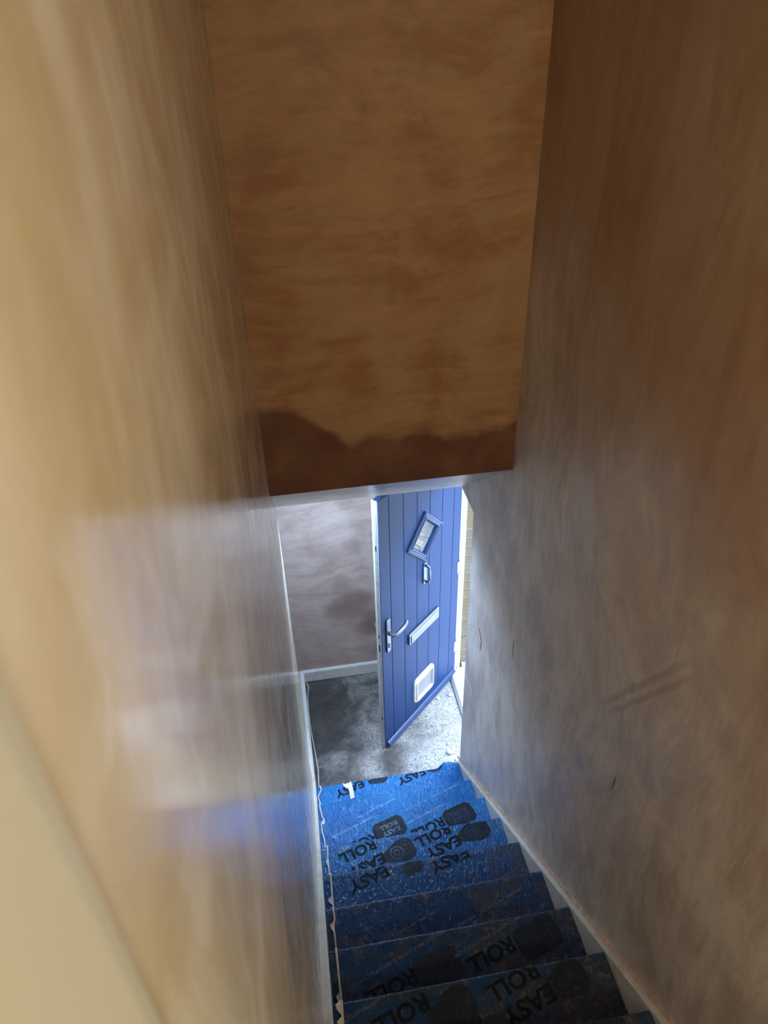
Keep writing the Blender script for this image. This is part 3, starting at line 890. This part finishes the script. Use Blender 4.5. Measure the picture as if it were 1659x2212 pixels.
word('ROLL', 7, 0.230, 1.085); word('ROLL', 7, 0.594, 1.128)
word('ROLL', 8, 0.235, 0.925); word('ROLL', 8, 0.602, 0.955); word('EASY', 8, 0.632, 0.882)
premium(8, 0.15, 0.972, 0.25); badge_roll(8, 0.40, 0.918); badge_roll(8, 0.775, 0.93); badge_box(8, 0.40, 0.83)
word('EASY', 9, 0.55, 0.66); badge_roll(9, 0.78, 0.70)

# ------------------------------------------------------------------ small things
# loose cable along the left edge: up the hall skirting, then over every step
bm = bmesh.new()
cab = [(0.034, 3.775), (0.046, 3.727), (0.032, 3.636), (0.027, 3.522), (0.027, 3.381), (0.036, 3.243), (0.044, 3.126), (0.051, 3.013), (0.044, 2.906), (0.046, 2.80)]
pts = []
for i in range(len(cab) - 1):
    for q in range(4):
        f = q / 4; pts.append((cab[i][0] * (1 - f) + cab[i + 1][0] * f, cab[i][1] * (1 - f) + cab[i + 1][1] * f, 0.0055))
pts.append((0.048, 2.775, 0.012)); pts.append((0.050, Y1 + 0.003, 0.05))
keys = [(S[0], 0.052), (sy(1, 2.72), 0.056), (sy(1, 2.667), 0.035), (sy(1, 2.60), 0.045), (sy(2, 2.471), 0.040), (sy(2, 2.407), 0.047), (sy(2, 2.387), 0.056), (sy(2, 2.30), 0.05), (sy(3, 2.202), 0.041), (sy(3, 2.141), 0.048),
        (sy(4, 1.982), 0.060), (sy(4, 1.911), 0.056), (sy(5, 1.741), 0.062), (sy(5, 1.621), 0.060), (sy(6, 1.491), 0.059), (sy(6, 1.45), 0.061), (sy(6, 1.413), 0.054), (sy(6, 1.353), 0.054), (sy(7, 1.203), 0.056), (sy(7, 1.118), 0.055),
        (sy(8, 1.005), 0.058), (sy(8, 0.931), 0.055), (sy(9, 0.7), 0.057), (sy(11, 0.2), 0.055), (sy(13, -0.30), 0.055)]
def cab_x(s):
    for (s0, x0), (s1, x1) in zip(keys, keys[1:]):
        if s <= s1: return x0 + (x1 - x0) * sm(s0, s1, s)
    return keys[-1][1]
s = S[0]
while s < keys[-1][0]:
    pts.append(tuple(film_pt(cab_x(s), s, 0.0052))); s += 0.008
rad = [0.0042 + 0.0012 * noise.noise(Vector((i * 0.21, 0, 0))) for i in range(len(pts))]
tube(bm, pts, rad, 7)
ca = empty('cable', (0.035, 3.77, 0.0))
tag(ca, 'thin off-white cable trailing along the left edge of hall floor and stairs', 'cable')
obj('sheath', bm, m_cable, ca, True)
for k, y, w_ in ((2, 2.392, 0.014), (4, 1.93, 0.010), (5, 1.645, 0.020), (6, 1.44, 0.014), (7, 1.105, 0.016), (8, 1.0, 0.020), (8, 0.955, 0.018), (8, 0.86, 0.016)):
    bm = bmesh.new(); s0 = sy(k, y)
    A = [film_pt(cab_x(s0 + q), s0 + q, 0.007) for q in (0, 0.018, 0.036, 0.05)]
    B = [film_pt(cab_x(s0 + q) - w_ * ww, s0 + q, 0.010) for q, ww in ((0.004, 0.1), (0.016, 1.0), (0.03, 0.75), (0.046, 0.1))]
    A = [bm.verts.new(v) for v in A]; B = [bm.verts.new(v) for v in B]
    for i in range(3): bm.faces.new((A[i], A[i + 1], B[i + 1], B[i]))
    fl_ = obj('tape_flake', bm, m_cable, ca)
    md = fl_.modifiers.new('t', 'SOLIDIFY'); md.thickness = 0.001

# torn paper on the lowest tread
bm = bmesh.new()
pp = [(0.190, 2.740), (0.205, 2.728), (0.232, 2.733), (0.243, 2.741), (0.247, 2.722), (0.249, 2.69), (0.251, 2.655), (0.2505, 2.628), (0.226, 2.622), (0.2245, 2.66), (0.222, 2.694), (0.208, 2.702), (0.196, 2.716)]
A = [bm.verts.new(film_pt(x, sy(1, y), 0.003 + 0.004 * (0.5 + noise.noise(Vector((x * 60, y * 40, 0)))))) for x, y in pp]
f_ = bm.faces.new(A); bmesh.ops.triangulate(bm, faces=[f_])
pa = obj('paper_scrap', bm, m_paper)
md = pa.modifiers.new('t', 'SOLIDIFY'); md.thickness = 0.0008; md.offset = 1
tag(pa, 'torn white paper scrap lying on the lowest blue step', 'paper')

# dry plaster lumps on the hall floor
def lump(x, y, rx, ry, rz, label, sd_):
    bm = bmesh.new(); bmesh.ops.create_icosphere(bm, subdivisions=2, radius=1.0)
    for v in bm.verts:
        n_ = 1 + 0.35 * noise.noise(v.co * 1.6 + Vector((sd_, 0, 0)))
        v.co = Vector((x + v.co.x * rx * n_, y + v.co.y * ry * n_, max(0.0, rz * 0.75 + v.co.z * rz * n_)))
    tag(obj('plaster_lump', bm, m_crumb, None, True), label, 'plaster lump', 'plaster lumps on the hall floor')
lump(1.052, 3.462, 0.020, 0.014, 0.007, 'flat white plaster lump beside the door threshold', 1)
lump(0.956, 3.448, 0.012, 0.010, 0.005, 'small white plaster crumb just in front of the blue weather bar', 5)
lump(0.938, 3.050, 0.010, 0.009, 0.006, 'small white plaster crumb near the right wall corner', 9)
lump(0.930, 2.985, 0.020, 0.024, 0.012, 'large white plaster lump by the foot of the right wall corner', 14)

for o in bpy.data.objects:
    if '_w' in o: del o['_w']
